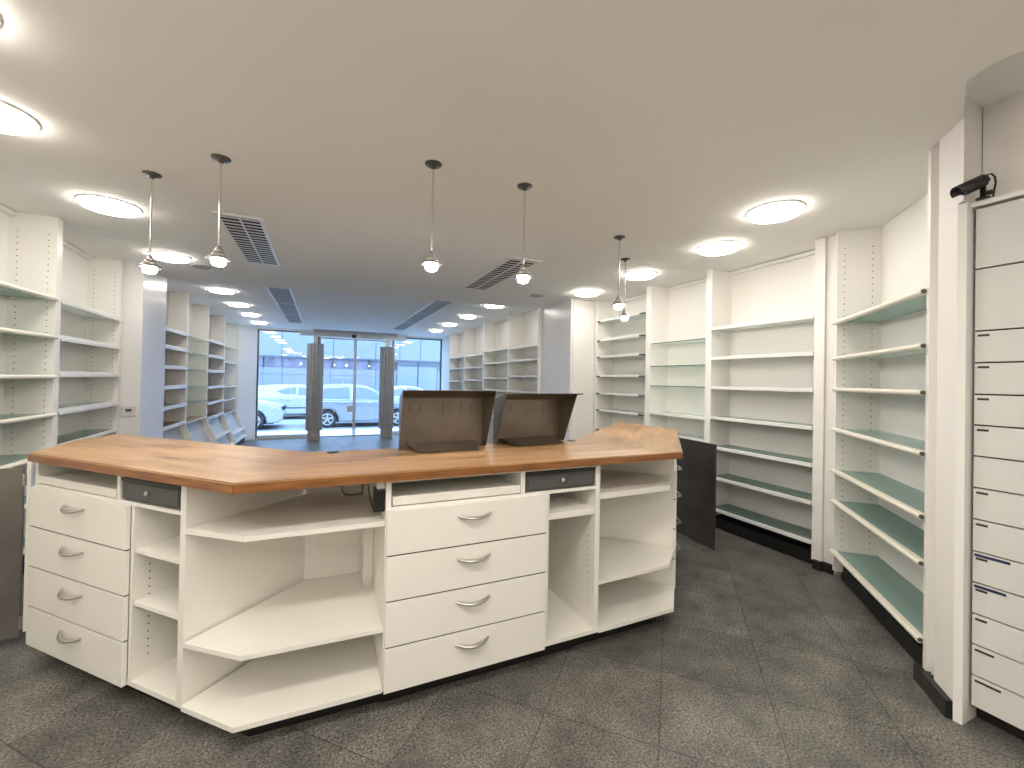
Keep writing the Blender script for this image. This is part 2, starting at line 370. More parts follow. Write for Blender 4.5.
# ------------------------------------------------------------------ shelving bays
def side_mesh(x0, x1, d, z0, z1, peg=0, y0=.0):
    m = MB().box(x0, x1, y0, d, z0, z1)
    if peg:
        xx = x1+.0004 if peg > 0 else x0-.0004
        z = z0+.14
        while z < min(z1-.06, 2.42):
            for yy in (.045, d-.06): m.disc((xx, yy, z), (peg, 0, 0), .0042, 6, 1)
            z += .045
    return m
def make_shelf(t, kind, z, W, d, mat=None, tl=.025, tr=.025):
    a, b = tl+.001, W-tr-.001
    if kind == 'nose':
        s = MB().box(a,b,.0,d-.012,z-.006,z+.004).build('shelf', mat or TEAL, t)
        m = MB().box(a,b,-.006,.012,z-.016,z+.008)
        m.tube([(a-.012,-.010,z-.004),(b,-.010,z-.004)], .0145, 14)
        m.build('edge_rail', NOSE, s)
        MB().tube([(b,-.010,z-.004),(b+.0015,-.010,z-.004)], .011, 12).build('rail_cap', GREYD, s)
    elif kind == 'rail':
        s = MB().box(a,b,.0,d-.012,z-.004,z+.005).build('shelf', mat or DKGLS, t)
        MB().bbox(a,b,-.012,.010,z-.018,z+.012,.004).build('edge_rail', RAILW, s)
    elif kind == 'double':
        s = MB().box(a,b,.0,d-.012,z-.004,z+.006).build('shelf', mat or PALEG, t)
        MB().bbox(a,b,-.010,.008,z-.006,z+.016,.003).bbox(a,b,-.022,-.010,z-.03,z-.004,.003).box(a,b,-.014,.002,z-.012,z-.004).build('edge_rail', RAILW, s)
    elif kind == 'short':
        s = MB().box(a,b,-.004,d-.012,z-.004,z+.005).build('shelf', mat or PALEG, t)
        MB().bbox(a+.09,b-.10,-.022,-.004,z-.016,z+.013,.004).build('edge_rail', RAILW, s)
        MB().box(a+.004,a+.06,-.018,.012,z-.012,z+.002).build('bracket', GREYD, s)
        MB().box(b-.095,b-.004,-.018,.012,z-.012,z+.002).build('bracket', GREYD, s)
    elif kind == 'glass':
        s = MB().box(a,b,.002,d-.012,z-.003,z+.003).build('shelf', CLEARG, t)
        MB().box(a,b,-.001,.002,z-.0045,z+.0045).build('glass_edge', GEDGE, s)
    elif kind == 'lip':
        s = MB().box(a,b,.0,d-.012,z-.006,z+.004).build('shelf', mat or GREYB, t)
        MB().bbox(a-.018,b+.018,-.016,.0,z-.03,z+.022,.003).build('label_lip', SATIN, s)
    elif kind == 'board':
        s = MB().box(a,b,.0,d-.012,z-.012,z+.006).build('shelf', mat or BROWNB, t)
        MB().bbox(a,b,-.008,.0,z-.014,z+.008,.002).build('edge_rail', RAILW, s)
def bay(L, Rr, depth, ztop, shelves, label, zb=0., peg=False, group=None, toprail=True, plinth=.1, back=LAMW, sidem=LAMW, tl=.025, tr=.025, name='shelving_unit'):
    W = math.hypot(Rr[0]-L[0], Rr[1]-L[1]); rz = math.atan2(Rr[1]-L[1], Rr[0]-L[0])
    t = thing(name, label, 'shelving unit', (L[0], L[1], zb), rz, group)
    H = ztop-zb-.002
    side_mesh(0,tl,depth,plinth*.6,H,1 if peg else 0).build('side_panel', [sidem, DARK_HOLE_SEAM], t)
    side_mesh(W-tr,W,depth,plinth*.6,H,-1 if peg else 0).build('side_panel', [sidem, DARK_HOLE_SEAM], t)
    MB().box(tl,W-tr,depth-.012,depth,plinth,H).build('back_panel', back, t)
    if toprail: MB().box(tl,W-tr,depth-.05,depth-.012,H-.035,H-.004).build('top_rail', RAILW, t)
    MB().box(.0,W,.055,depth,0,plinth).build('plinth', PLINTH, t)
    for it in shelves:
        k, z = it[0], it[1]
        make_shelf(t, k, z-zb, W, depth, it[2] if len(it) > 2 else None, tl, tr)
    return t, W, H
GR = 'tall shelving bays along the right wall'
bay((3.43,1.845),(2.606,1.002),.27,ZC,[('nose',1.868,TEAL),('nose',1.606,PALEG),('nose',1.382,TEAL),('nose',1.090,TEAL),('nose',.790,TEAL),('nose',.568,TEAL),('nose',.205,TEAL)],
    'angled white shelf bay with seven green glass shelves beside the drawer tower', peg=True, group=GR, toprail=False)
bay((3.48,3.012),(3.48,1.947),.285,ZC,[('rail',1.945,PALEG),('rail',1.654,PALEG),('rail',1.368,PALEG),('rail',1.075),('rail',.787),('rail',.495),('rail',.192)],
    'wide white shelf bay with seven shelves behind the open metal gate', group=GR, tl=.042, tr=.073)
bay((3.48,3.868),(3.48,3.014),.285,ZC,[('glass',1.855),('glass',1.592),('glass',1.368),('rail',1.058,PALEG),('rail',.83,PALEG),('rail',.52),('rail',.2)],
    'narrow white shelf bay whose upper three shelves are bare glass', group=GR, tl=.055)
bay((3.48,4.922),(3.48,3.870),.285,ZC,[('short',2.238),('short',1.972),('short',1.743),('short',1.483),('short',1.248),('short',1.020),('short',.75),('short',.45),('short',.2)],
    'white shelf bay with dark shelf brackets next to the flush door', group=GR, tl=.07)
GL = 'white shelving bays on the near left wall'
bay((-1.80,3.05),(-1.80,4.262),.27,ZC,[('nose',1.935,TEAL),('nose',1.656,TEAL),('nose',1.368,TEAL),('nose',1.09,DKGLS),('nose',.802,TEAL),('nose',.5,TEAL),('nose',.2,TEAL)],
    'white shelf bay with ivory shelf edges at the left edge of the picture', peg=True, group=GL, tr=.072)
bay((-1.822,4.278),(-1.88,5.535),.26,ZC,[('double',1.945),('double',1.664),('double',1.39),('double',1.105),('rail',.835,DKGLS),('rail',.5),('rail',.2)],
    'white shelf bay with double white shelf rails left of the wall socket', peg=True, group=GL, tr=.05)
GF = 'far shelving bays on the right towards the shop front'
fr = [(5.86,7.083),(7.085,8.398),(8.40,9.718),(9.72,11.03)]
frz = [[1.978,1.749,1.475,1.21,.95,.68],[1.995,1.74,1.437,1.2,.95,.68],[1.95,1.676,1.39,1.15,.9,.65],[1.966,1.674,1.353,1.1,.85,.6]]
nm = ['nearest of the four far right shelf bays, next to the boxed pillar','second far right shelf bay from the boxed pillar','third far right shelf bay from the boxed pillar','far right shelf bay closest to the shop window']
for (a, b), zs, l in zip(fr, frz, nm):
    bay((3.10,b),(3.10,a),.29,ZF,[('rail',z,PALEG) for z in zs], l, zb=ZL, group=GF)
GFL = 'far display bays on the left with slanted racks below'
fl = [(6.50,7.868),(7.87,9.138),(9.14,10.538),(10.54,11.92)]
fld = [[('lip',2.0),('lip',1.765),('lip',1.497),('lip',1.224),('lip',.949),('lip',.683,BROWNB)],
       [('glass',1.99),('glass',1.735),('glass',1.477),('glass',1.19),('glass',.942),('board',.652)],
       [('lip',2.03),('lip',1.75),('lip',1.472),('lip',1.17),('lip',.879,BROWNB),('lip',.609,BROWNB)],
       [('glass',1.995),('rail',1.68,PALEG),('rail',1.148,PALEG),('rail',.859,PALEG),('board',.568)]]
nm = ['far left display bay with pale blue shelf lips next to the glossy pillar','far left display bay with bare glass shelves, second from the pillar',
      'far left display bay with pale blue shelf lips, third from the pillar','far left display bay nearest the shop window']
racks = [[.75],[.78],[.55],[.70]]
for (a, b), ds, l, rk in zip(fl, fld, nm, racks):
    zb = ds[-1][1]-ZL-.03
    t, W, H = bay((-1.89,a),(-1.89,b),.25,ZF,ds,l, zb=ZL, group=GFL, toprail=False, plinth=.12, back=GREYB if ds[0][0]=='lip' else LAMW)
    foot = .17; run = .26
    def P(f, off): return (-run*f+off, zb+(foot-zb)*f)
    for x in (0, W-.02):
        MB().prism([P(0,0),P(1,0),P(1,.22),P(0,.13)], x, x+.02, ax='x').build('rack_cheek', LAMW, t)
    MB().prism([P(0,.10),P(1,.10),P(1,.115),P(0,.115)], .02, W-.02, ax='x').build('slanted_back', GREYB, t)
    MB().prism([P(.985,0),P(1,0),P(1,.2),P(.985,.2)], .02, W-.02, ax='x').build('rack_ledge', RAILW, t)
    for f in rk: MB().prism([P(f,0),P(f+.03,0),P(f+.03,.10),P(f,.10)], .02, W-.02, ax='x').build('rack_rail', RAILW, t)
    MB().box(.02,W-.02,-.2,.04,0,foot-.01).build('rack_plinth', PLINTH, t)

# ------------------------------------------------------------------ the counter
def handle_mesh(l=.155):
    n = 15; path = []; rad = []
    for i in range(n):
        f = i/(n-1)*2-1
        path.append((f*l/2, -.028*(1-f*f)-.002, .010*f*f-.004)); rad.append((.0045+.006*(1-f*f), .0045+.0035*(1-f*f)))
    return MB().tube(path, rad, 10)
def counter_unit(loc, rz, W, xd, stile, shelves, label, gray=True, depth=.57, pegs=True):
    t = thing('counter_cabinet', label, 'cabinet', (*loc, 0), rz, 'white cabinets forming the counter')
    B = .10; T = .974; dw = .757
    MB().box(0,.022,0,depth,B,T).build('side_panel', LAM, t)
    MB().box(W-stile,W,0,depth,B,T).build('side_panel', LAM, t)
    MB().box(.022,W-stile,depth-.012,depth,B,T).build('back_panel', LAM, t)
    MB().box(.022,W-stile,0,depth-.012,T-.012,T).build('top_panel', LAM, t)
    MB().box(.022,W-stile,0,depth-.012,B,B+.02).build('bottom_panel', LAM, t)
    MB().box(.0,W-.10,.075,depth,0,B-.001).build('plinth', PLINTH, t)
    MB().box(xd,xd+.022,0,depth-.012,.861,T-.012).build('divider', LAM, t)
    MB().box(.022,W-stile,0,depth-.012,.846,.861).build('rail', LAM, t)
    # narrow bay divider with peg holes
    m = MB().box(dw+.002,dw+.022,0,depth-.012,B+.02,.846)
    rx = W-stile
    m2 = MB()
    if pegs:
        for k in range(15):
            z = .20+k*.032
            for q, (xx, nx) in enumerate(((dw+.0225,1),(rx-.0005,-1))):
                for yy in (.06, .40): (m if q == 0 else m2).disc((xx, yy, z), (nx,0,0), .0035, 6, 1 if q == 0 else 0)
    m.build('divider', [LAM, DARK_HOLE_SEAM], t)
    if pegs: m2.build('peg_holes', DARK_HOLE_SEAM, t)
    for z0, z1 in shelves:
        MB().bbox(dw+.023,rx-.001,.004,depth-.02,z0,z1,.0015).build('shelf', LAM, t)
    # four drawers
    zz = [.1,.2845,.4735,.6625,.8505]
    for k in range(4):
        m = MB().bbox(0.004,dw,-.02,-.001,zz[k]+(.0035 if k else 0),zz[k+1]-.0035,.0015)
        m.box(.04,.05,.0,.45,zz[k]+.03,zz[k+1]-.05).box(dw-.05,dw-.04,.0,.45,zz[k]+.03,zz[k+1]-.05).box(.04,dw-.04,.0,.45,zz[k]+.03,zz[k]+.04)
        if k < 3: m.box(.008,dw-.003,-.014,-.001,zz[k+1]-.003,zz[k+1]+.003,1)  # dark strip stands in for the shade in the drawer gap
        dr = m.build('drawer', [LAM, DARK_HOLE_SEAM], t)
        handle_mesh().build('handle', STEEL, dr, (dw/2+.005,-.02,(zz[k]+zz[k+1])/2+.035))
    # pull-out tray
    m = MB().box(.03,xd-.006,.012,.45,.872,.89).bbox(.027,xd-.004,-.004,.014,.866,.902,.002)
    m.build('pull_out_tray', LAM, t)
    if gray:
        m = MB().bbox(xd+.028,rx-.004,.004,.024,.866,.957,.003).box(xd+.035,rx-.012,.024,.42,.870,.952)
        g = m.build('cash_drawer', GREYD, t)
        cx = (xd+.022+rx)/2
        MB().bbox(xd+.04,rx-.016,-.001,.004,.874,.940,.001).build('cash_drawer_front', GREYD, g)
        MB().box(xd+.03,rx-.006,-.001,.004,.944,.957).build('finger_groove', BLACK, g)
        k = MB().rod((cx,.003,.912),(cx,-.012,.912),.010,14).rod((cx,-.012,.912),(cx,-.016,.912),.007,12)
        k.build('lock_knob', CHROME, g)
    return t
counter_unit((-1.2545,2.7955), R(-45), 1.103, .654, .033, [(.650,.668),(.432,.450)], 'left wing counter cabinet with four drawers, a narrow shelf column and a grey lock drawer', depth=.60)
counter_unit((.25,1.81), 0, 1.08, .622, .028, [(.715,.748)], 'middle counter cabinet with four wide drawers below the metal hoods', depth=.57)
counter_unit((2.047,2.017), R(45), .97, .683, .03, [(.65,.668)], 'right wing counter cabinet seen edge-on beside the dark gate', gray=False, depth=.60)

def corner_unit(mir, label):
    def X(p): return (1.58-p[0], p[1]) if mir else p
    t = thing('corner_shelf_cabinet', label, 'cabinet', (*X((0,2.1)),0), 0, 'open corner cabinets of the counter')
    o = X((0,2.1))
    def poly(ps): return [(X(p)[0]-o[0], X(p)[1]-o[1]) for p in ps]
    ins = 0.0
    MB().prism(poly([(-.474,2.004),(-.272,1.808),(.249,1.802),(.249,2.385),(-.01,2.385),(-.062,2.40)]), .10, .12).build('bottom_panel', LAM, t)
    MB().prism(poly([(-.472,2.006),(-.258,1.832),(.249,1.815),(.249,2.384),(-.01,2.384),(-.062,2.395)]), .342, .36).build('shelf', LAM, t)
    z0, z1 = (.780,.800) if not mir else (.784,.815)
    MB().prism(poly([(-.472,2.008),(-.256,1.836),(.249,1.825),(.249,2.384),(-.01,2.384),(-.062,2.395)]), z0, z1).build('shelf', LAM, t)
    MB().prism(poly([(-.065,2.398),(-.012,2.386),(.249,2.386),(.249,2.40),(-.055,2.412)]), .10, .974).build('back_panel', LAM, t)
    MB().prism(poly([(-.40,2.09),(-.235,1.905),(.36,1.895),(.249,2.36),(-.08,2.36)]), 0, .099).build('plinth', PLINTH, t)
    if not mir:
        for za, zb in ((.1205,.3415),(.3605,.7795),(.8005,.972)):
            MB().prism(poly([(.205,2.225),(.2485,2.225),(.2485,2.383),(.205,2.383)]), za, zb).build('cable_duct', LAM, t)
        MB().lathe([(0,.0015),(.034,.0012),(.036,0)], (X((.03,2.33))[0]-o[0], 2.33-o[1], z1), 20).build('grommet_cap', RAILW, t)
    return t
corner_unit(False, 'open corner cabinet with three pentagon shelves left of the middle drawers')
corner_unit(True, 'open corner cabinet at the right end of the counter front')

# worktop: three mitred panels
wt = thing('countertop', 'angled brown wooden countertop running over all the counter cabinets', 'countertop', (.79,2.1,.975))
def wpanel(poly, org, rz, edges):
    c, s_ = math.cos(-rz), math.sin(-rz)
    def T(p): dx, dy = p[0]-org[0], p[1]-org[1]; return (dx*c-dy*s_, dx*s_+dy*c)
    q = [T(p) for p in poly]
    bm = bmesh.new()
    lo = [bm.verts.new((x, y, 0)) for x, y in q]; hi = [bm.verts.new((x, y, .04)) for x, y in q]
    n = len(q); bm.faces.new(lo[::-1]); bm.faces.new(hi)
    for i in range(n): bm.faces.new((lo[i], lo[(i+1)%n], hi[(i+1)%n], hi[i]))
    bev = [e for e in bm.edges if any({e.verts[0], e.verts[1]} == {hi[i], hi[(i+1)%n]} or {e.verts[0], e.verts[1]} == {lo[i], lo[(i+1)%n]} for i in edges)]
    bmesh.ops.bevel(bm, geom=bev, offset=.006, segments=3, affect='EDGES')
    bmesh.ops.recalc_face_normals(bm, faces=bm.faces[:])
    p = MB().bm(bm).build('wood_panel', WOOD, wt, (org[0]-.79, org[1]-2.1, 0), rz)
    for i in edges[:1]:
        a, b = Vector((*q[i], 0)), Vector((*q[(i+1)%n], 0)); d = (b-a).normalized(); nn = Vector((d.y, -d.x, 0))
        pts = [a, b, b+nn*.004, a+nn*.004]
        MB().prism([(v.x, v.y) for v in pts], .003, .036).build('edge_band', WEDGE, p)
A, Bp, Cc, D_ = (-1.255,2.740), (-.283,1.770), (1.857,1.770), (2.715,2.655)
E_, F_, G_, H_, I_ = (2.655,3.33), (1.53,2.372), (-.043,2.382), (-1.18,3.45), (-1.275,3.19)
wpanel([Bp,Cc,F_,G_], (.0,1.77), 0, [0,2])
wpanel([A,Bp,G_,H_,I_], (-1.255,2.74), R(-45), [0,2,3,4])
wpanel([Cc,D_,E_,F_], (1.857,1.77), R(45), [0,1,2])
for p in ((.055,2.335),(1.485,2.335)):
    MB().lathe([(0,.003),(.026,.003),(.030,.0005),(.030,0)], (p[0]-.79,p[1]-2.1,.04), 20).build('grommet', BLACK, wt)

# metal hoods on the countertop
def hood(loc, rz, label, h=1., wr=.012):
    t = thing('monitor_hood', label, 'metal hood', (*loc, 1.0152), rz, 'dark metal hoods on the counter')
    b = .24
    def sheet(ps, th=.003):
        a = [Vector(p) for p in ps]; n = (a[1]-a[0]).cross(a[2]-a[0]).normalized()*th
        k = len(a); m = MB()
        m.add([*a, *[p+n for p in a]], [tuple(range(k)), tuple(range(k, 2*k))[::-1]]+[(i, i+k, (i+1)%k+k, (i+1)%k) for i in range(k)])
        return m
    bk = [(-b,0,0),(b,0,0),(b,0,.282*h),(-b,0,.282*h)]
    m = sheet(bk)
    for x in (-.185,-.125,0,.11,.165):
        for k in range(3): m.disc((x,-.0037,(.206+k*.015)*h), (0,-1,0), .0042, 8, 1)
    m.build('back_panel', [HOODM, BLACK], t)
    for s_ in (-1, 1):
        sheet([(s_*b,0,.0),(s_*b,0,.282*h),(s_*(b+.012),-.18,.327*h),(s_*(b+.004),-.055,.004)]).build('side_panel', HOODM, t)
    sheet([(-b,0,.282*h),(b+wr-.012,0,.282*h),(b+wr,-.18,.327*h),(-b-.012,-.18,.327*h)]).build('visor', HOODM, t)
    m = sheet([(-.165,-.165,.004),(.165,-.165,.004),(.20,-.003,.028),(-.20,-.003,.028)])
    m.build('base_tray', HOODM, t)
hood((.622,2.335), 0, 'left of the two dark metal hoods on the countertop')
hood((1.185,2.385), R(5), 'right of the two dark metal hoods on the countertop', .95, .05)

# socket, cables under the worktop
t = thing('power_socket', 'black plug adapter in a white socket under the countertop edge', 'power socket', (.2495,1.86,.84))
MB().bbox(-.034,-.001,-.03,.03,.095,.130,.003).build('socket_plate', RAILW, t)
MB().bbox(-.042,-.0005,-.034,.034,.0,.094,.004).build('plug_adapter', BLACK, t)
tag(MB().tube([(.228,1.90,.838),(.222,1.96,.80),(.215,2.02,.822),(.21,2.1,.86),(.2045,2.15,.94)],.0028,8).build('power_cable', BLACK), 'thin black cable hanging behind the black plug adapter', 'cable')
tag(MB().tube([(.12,2.30,.965),(.105,2.29,.90),(.10,2.285,.83),(.115,2.28,.807),(.15,2.28,.8035),(.195,2.275,.808),(.2,2.27,.86),(.2,2.268,.965)],.0028,8).build('power_cable', BLACK), 'looped black cable lying on the upper corner shelf', 'cable')
tag(MB().tube([(.21,2.219,.775),(.215,2.21,.73),(.235,2.20,.69),(.246,2.19,.66)],.0028,8).build('power_cable', BLACK), 'short black cable on the white duct below the upper corner shelf', 'cable')
t = thing('wall_outlet', 'white wall outlet on the glossy pillar beyond the left shelves', 'outlet', (-1.81,5.5595,1.01), R(-90))
MB().bbox(0,.012,-.058,.058,-.05,.05,.003).build('plate', LBLW, t)
MB().bbox(.012,.016,-.025,.025,-.002,.024,.001).build('socket_insert', GREYD, t)

# gates at both ends of the counter
def gate(p0, p1, zb, zt, mat, label, post, hinge_at):
    W = math.hypot(p1[0]-p0[0], p1[1]-p0[1]); rz = math.atan2(p1[1]-p0[1], p1[0]-p0[0])
    t = thing('swing_gate', label, 'gate', (*p0, 0), rz, 'dark metal gates closing the counter')
    MB().bbox(0,W,-.009,.009,zb,zt,.002).build('panel', mat, t)
    if post: MB().box(*post,-.02,.02,.085 if post[0] > 0 else 0,.962).build('hinge_post', LAMW, t)
    for z in (zb+.07, zt-.06):
        MB().rod((hinge_at,-.013,z-.03),(hinge_at,-.013,z+.03),.008).build('hinge', STEEL, t)
    return t
gate((-1.80,2.905),(-1.372,2.965), .06, .912, GATEL, 'grey brown metal gate closing the gap at the left end of the counter', (.447,.462), .437)
gate((2.975,3.06),(2.912,2.425), .06, .912, GATEM, 'dark brown metal gate standing open at the right end of the counter', (-.035,-.008), -.004)

# ------------------------------------------------------------------ drawer tower and its camera
tw = thing('drawer_tower', 'tall grey white drawer tower at the right edge of the picture', 'drawer cabinet', (2.51,.826,0), R(-90))
W = .36; D = .45
MB().box(-.03,-.001,-.055,D,0,2.185).build('side_panel', LAMW, tw)
MB().box(W,W+.03,-.055,D,0,2.185).build('side_panel', LAMW, tw)
MB().box(-.001,W,-.02,D,2.168,2.188).build('top_panel', LAMW, tw)
MB().box(0,W,.03,D-.01,.07,2.166).build('carcass', BLACK, tw)
MB().box(0,W,.07,D,0,.07).build('plinth', PLINTH, tw)
zs = [2.162,1.905,1.644,1.511,1.378,1.249,1.119,.987,.855,.721,.591,.461,.333,.205,.075]
for i in range(14):
    big = i < 2
    dr = MB().bbox(.008,W-.006,-.004,.018,zs[i+1]+.003,zs[i]-.003,.002).build('door' if big else 'drawer', TOWER, tw)
    zc = (zs[i]+zs[i+1])/2-.012
    MB().bbox(W/2-.02,W/2+.02,-.022,-.004,zc-.006,zc+.006,.003).build('finger_pull', BLACK, dr)
    if not big:
        w = .034 if i not in (11, 12, 13) else (.034, .055, .075)[i-11]
        mt = LBL if i not in (6,) else LBLW
        MB().box(.018,.018+w,-.0055,-.004,zs[i]-.024 if i not in (9,10) else zs[i]-.032,zs[i]-.015 if i not in (9,10) else zs[i]-.023).build('label_plate', mt, dr)
        if i in (9,10): MB().box(.014,.115 if i == 9 else .105,-.0055,-.004,zs[i]-.019,zs[i]-.008).build('blue_label', BLUELBL, dr)
cc = thing('security_camera', 'black bullet security camera on top of the drawer tower', 'camera', (2.495,.795,2.188))
ax0, ax1 = Vector((-.088,.040,.032)), Vector((-.020,-.008,.072))
MB().lathe([(0,0),(.022,0),(.022,.005),(.009,.008),(.009,.05),(0,.05)], (-.015,-.006,0), 16).build('mount', BLACK, cc)
MB().lathe([(0,-.010),(.013,-.006),(.013,.006),(0,.010)],(-.006,-.022,.024),12).rod((-.015,-.006,.024),(-.006,-.022,.024),.006).build('clamp_knob', BLACK, cc)
d = ax1-ax0; u = d.normalized().cross(Vector((0,0,1))).normalized(); w = u.cross(d.normalized()); w = w if w.z > 0 else -w
MB().tube([ax0+d*.12, ax0+d*.2, ax1],[.019,.023,.023],16).build('barrel', BLACK, cc)
m = MB(); vs = []
for f in (-.12, 1.02):
    for k in range(11):
        a = R(-20+22*k)
        for rr in (.029, .0265): vs.append(ax0+d*f+u*math.cos(a)*rr+w*math.sin(a)*rr)
fs = []
for k in range(10):
    for q in (0, 1): fs.append((2*k+q, 2*k+2+q, 24+2*k-0+q, 22+2*k+q) if q == 0 else (2*k+q, 22+2*k+q, 24+2*k+q, 2*k+2+q))
    fs += [(2*k, 2*k+1, 2*k+3, 2*k+2), (22+2*k, 24+2*k, 25+2*k, 23+2*k)]
m.add(vs, fs, 0, True); m.build('sunshade', BLACK, cc)
MB().tube([ax1-d*.1,(-.012,-.016,.097),(-.002,-.026,.100),(.004,-.034,.085),(.006,-.036,.06),(.0,-.034,.035),(-.004,-.032,.002)],.0035,8).build('cable', BLACK, cc)

# ------------------------------------------------------------------ ceiling fittings
lamp = thing('ceiling_downlight', 'x', 'ceiling light', (0,0,ZC), 0, 'round ceiling downlights')
MB().lathe([(.1505,-.002),(.1505,-.008),(.164,-.008),(.168,-.005),(.168,-.0005)], seg=40).build('rim', RAILW, lamp)
MB().lathe([(0,-.036),(.120,-.036),(.142,-.032),(.150,-.024),(.150,-.006)], seg=40).build('diffuser', LAMP, lamp)
lamps = [(-1.13,1.86,ZC,'round downlight at the top left corner of the picture'),(-1.375,2.62,ZC,'large round downlight cut off by the left edge of the picture'),
 (-1.34,3.72,ZC,'round downlight above the left shelf bays, left of the leftmost pendant'),(-1.37,5.06,ZC,'round downlight behind the leftmost pendant lamp'),
 (-1.36,7.28,ZF,'first downlight of the far left row, beyond the glossy pillar'),(-1.35,8.56,ZF,'second downlight of the far left row'),(-1.34,9.82,ZF,'third downlight of the far left row'),(-1.36,11.18,ZF,'last downlight of the far left row, by the shop window'),
 (2.67,1.80,ZC,'largest round downlight on the right, in front of the angled shelf bay'),(2.975,2.48,ZC,'round downlight before the wide right shelf bay'),
 (3.01,3.47,ZC,'round downlight beside the two rightmost pendants'),(3.035,4.48,ZC,'round downlight in front of the flush door'),
 (2.54,6.41,ZF,'first downlight of the far right row, past the ceiling step'),(2.54,7.78,ZF,'second downlight of the far right row'),(2.55,9.11,ZF,'third downlight of the far right row'),(2.57,10.42,ZF,'last downlight of the far right row, by the shop window'),
 (-.9,-1.6,ZC,'added fill downlight behind the camera on the left'),(-1.3,.35,ZC,'added fill downlight left of the camera'),(.35,-.35,ZC,'added fill downlight right above the camera'),(1.7,-.7,ZC,'added fill downlight behind the camera on the right'),(.9,-1.6,ZC,'added fill downlight behind the camera in the middle'),(-1.9,-.6,ZC,'added fill downlight behind the camera by the left wall'),(.2,-2.6,ZC,'added fill downlight at the back of the room')]  # this row is unseen, added to lift the light from the camera side
for i, (x, y, z, l) in enumerate(lamps):
    if i == 0: lamp.location = (x, y, z); lamp['label'] = l
    else: dup(lamp, (x, y, z), l)

pen = thing('pendant_lamp', 'x', 'pendant lamp', (0,0,ZC), 0, 'slim pendant lamps over the counter')
MB().lathe([(0,-.026),(.012,-.026),(.014,-.014),(.026,-.012),(.028,-.007),(.043,-.006),(.045,-.0005)], seg=28).build('ceiling_rose', GREYD, pen)
MB().rod((0,0,-.02),(0,0,-.49),.0055).build('rod', CHROME, pen)
MB().lathe([(.006,-.462),(.013,-.470),(.021,-.487),(.021,-.490),(.017,-.491),(.017,-.494),(.024,-.496),(.033,-.508),(.033,-.511),(.027,-.512),(.027,-.515),(.037,-.517),(.057,-.533),(.057,-.536),(.036,-.534),(0,-.532)], seg=32).build('lamp_shade', STEEL, pen)
MB().lathe([(.027,-.5345),(.031,-.543),(.032,-.551),(.029,-.560),(.020,-.567),(.009,-.570),(0,-.571)], seg=28).build('bulb', BULB, pen)
pens = [(-.913,3.034,'leftmost of the six pendant lamps'),(-.511,2.643,'second pendant lamp from the left, before the left ceiling grille'),(.512,2.205,'third pendant lamp from the left, above the left metal hood'),
        (1.056,2.216,'fourth pendant lamp from the left, before the right ceiling grille'),(2.099,2.661,'longer looking of the two close right pendants, nearer the camera'),(2.525,3.11,'rightmost pendant lamp, behind its close neighbour')]
for i, (x, y, l) in enumerate(pens):
    if i == 0: pen.location = (x, y, ZC); pen['label'] = l
    else: dup(pen, (x, y, ZC), l)

ln = thing('fill_troffer', 'x', 'ceiling light', (0,0,ZC), 0, 'added rectangular fill lamps around and behind the camera')
MB().box(-.63,.63,-.11,-.10,-.06,-.0005).box(-.63,.63,.10,.11,-.06,-.0005).box(-.63,-.62,-.10,.10,-.06,-.0005).box(.62,.63,-.10,.10,-.06,-.0005).box(-.62,.62,-.10,.10,-.02,-.0005).build('housing', RAILW, ln)
MB().box(-.619,.619,-.099,.099,-.055,-.045).build('fill_panel', FILL, ln)
lns = [(-.80,.62,'added rectangular fill lamp left of the camera'),(.50,.52,'added rectangular fill lamp right above the camera'),(.1,-1.2,'added rectangular fill lamp behind the camera')]  # unseen lamps added to light the counter front
for i, (x, y, l) in enumerate(lns):
    if i == 0: ln.location = (x, y, ZC); ln['label'] = l
    else: dup(ln, (x, y, ZC), l)

def vent(x0, x1, y0, y1, z, label, far=False):
    t = thing('air_vent', label, 'air vent', ((x0+x1)/2,(y0+y1)/2,z), 0, 'ceiling air grilles')
    a, b = (x1-x0)/2, (y1-y0)/2; f = .026
    MB().box(-a,-a+f,-b,b,-.012,0).box(a-f,a,-b,b,-.012,0).box(-a+f,a-f,-b,-b+f,-.012,0).box(-a+f,a-f,b-f,b,-.012,0).build('frame', RAILW, t)
    MB().box(-a+f,a-f,-b+f,b-f,-.0035,-.0005).build('duct', DUCT if not far else GRILLE, t)
    m = MB()
    if not far:
        n = 19; st = (2*b-2*f)/n
        m.box(-.006,.006,-b+f,b-f,-.011,-.004)
        for k in range(n):
            y = -b+f+st*(k+.5)
            for u0, u1 in ((-a+f,-.006),(.006,a-f)):
                m.add([(u0,y+st*.02,-.004),(u1,y+st*.02,-.004),(u1,y-st*.36,-.012),(u0,y-st*.36,-.012),(u0,y+st*.30,-.004),(u1,y+st*.30,-.004),(u1,y+st*.06,-.012),(u0,y+st*.06,-.012)],
                      [(0,1,2,3),(7,6,5,4),(0,4,5,1),(2,6,7,3),(1,5,6,2),(3,7,4,0)])
        m.build('slats', RAILW, t)
    else:
        for q in (-1, 1): m.box(-a+f,a-f,q*b/3-.014,q*b/3+.014,-.012,-.003)
        m.build('cross_bar', RAILW, t)
        m = MB(); n = 90; st = (2*b-2*f)/n
        for k in range(n): y = -b+f+st*k; m.box(-a+f,a-f,y,y+st*.5,-.010,-.0036)
        m.build('slats', GRILLE, t)
vent(-.725,-.42,3.52,4.96,ZC,'white slatted ceiling grille behind the second pendant from the left')
vent(1.55,1.87,3.53,5.02,ZC,'white slatted ceiling grille behind the fourth pendant from the left')
vent(-.745,-.43,6.62,10.75,ZF,'long grey ceiling grille on the far left of the upper ceiling',True)
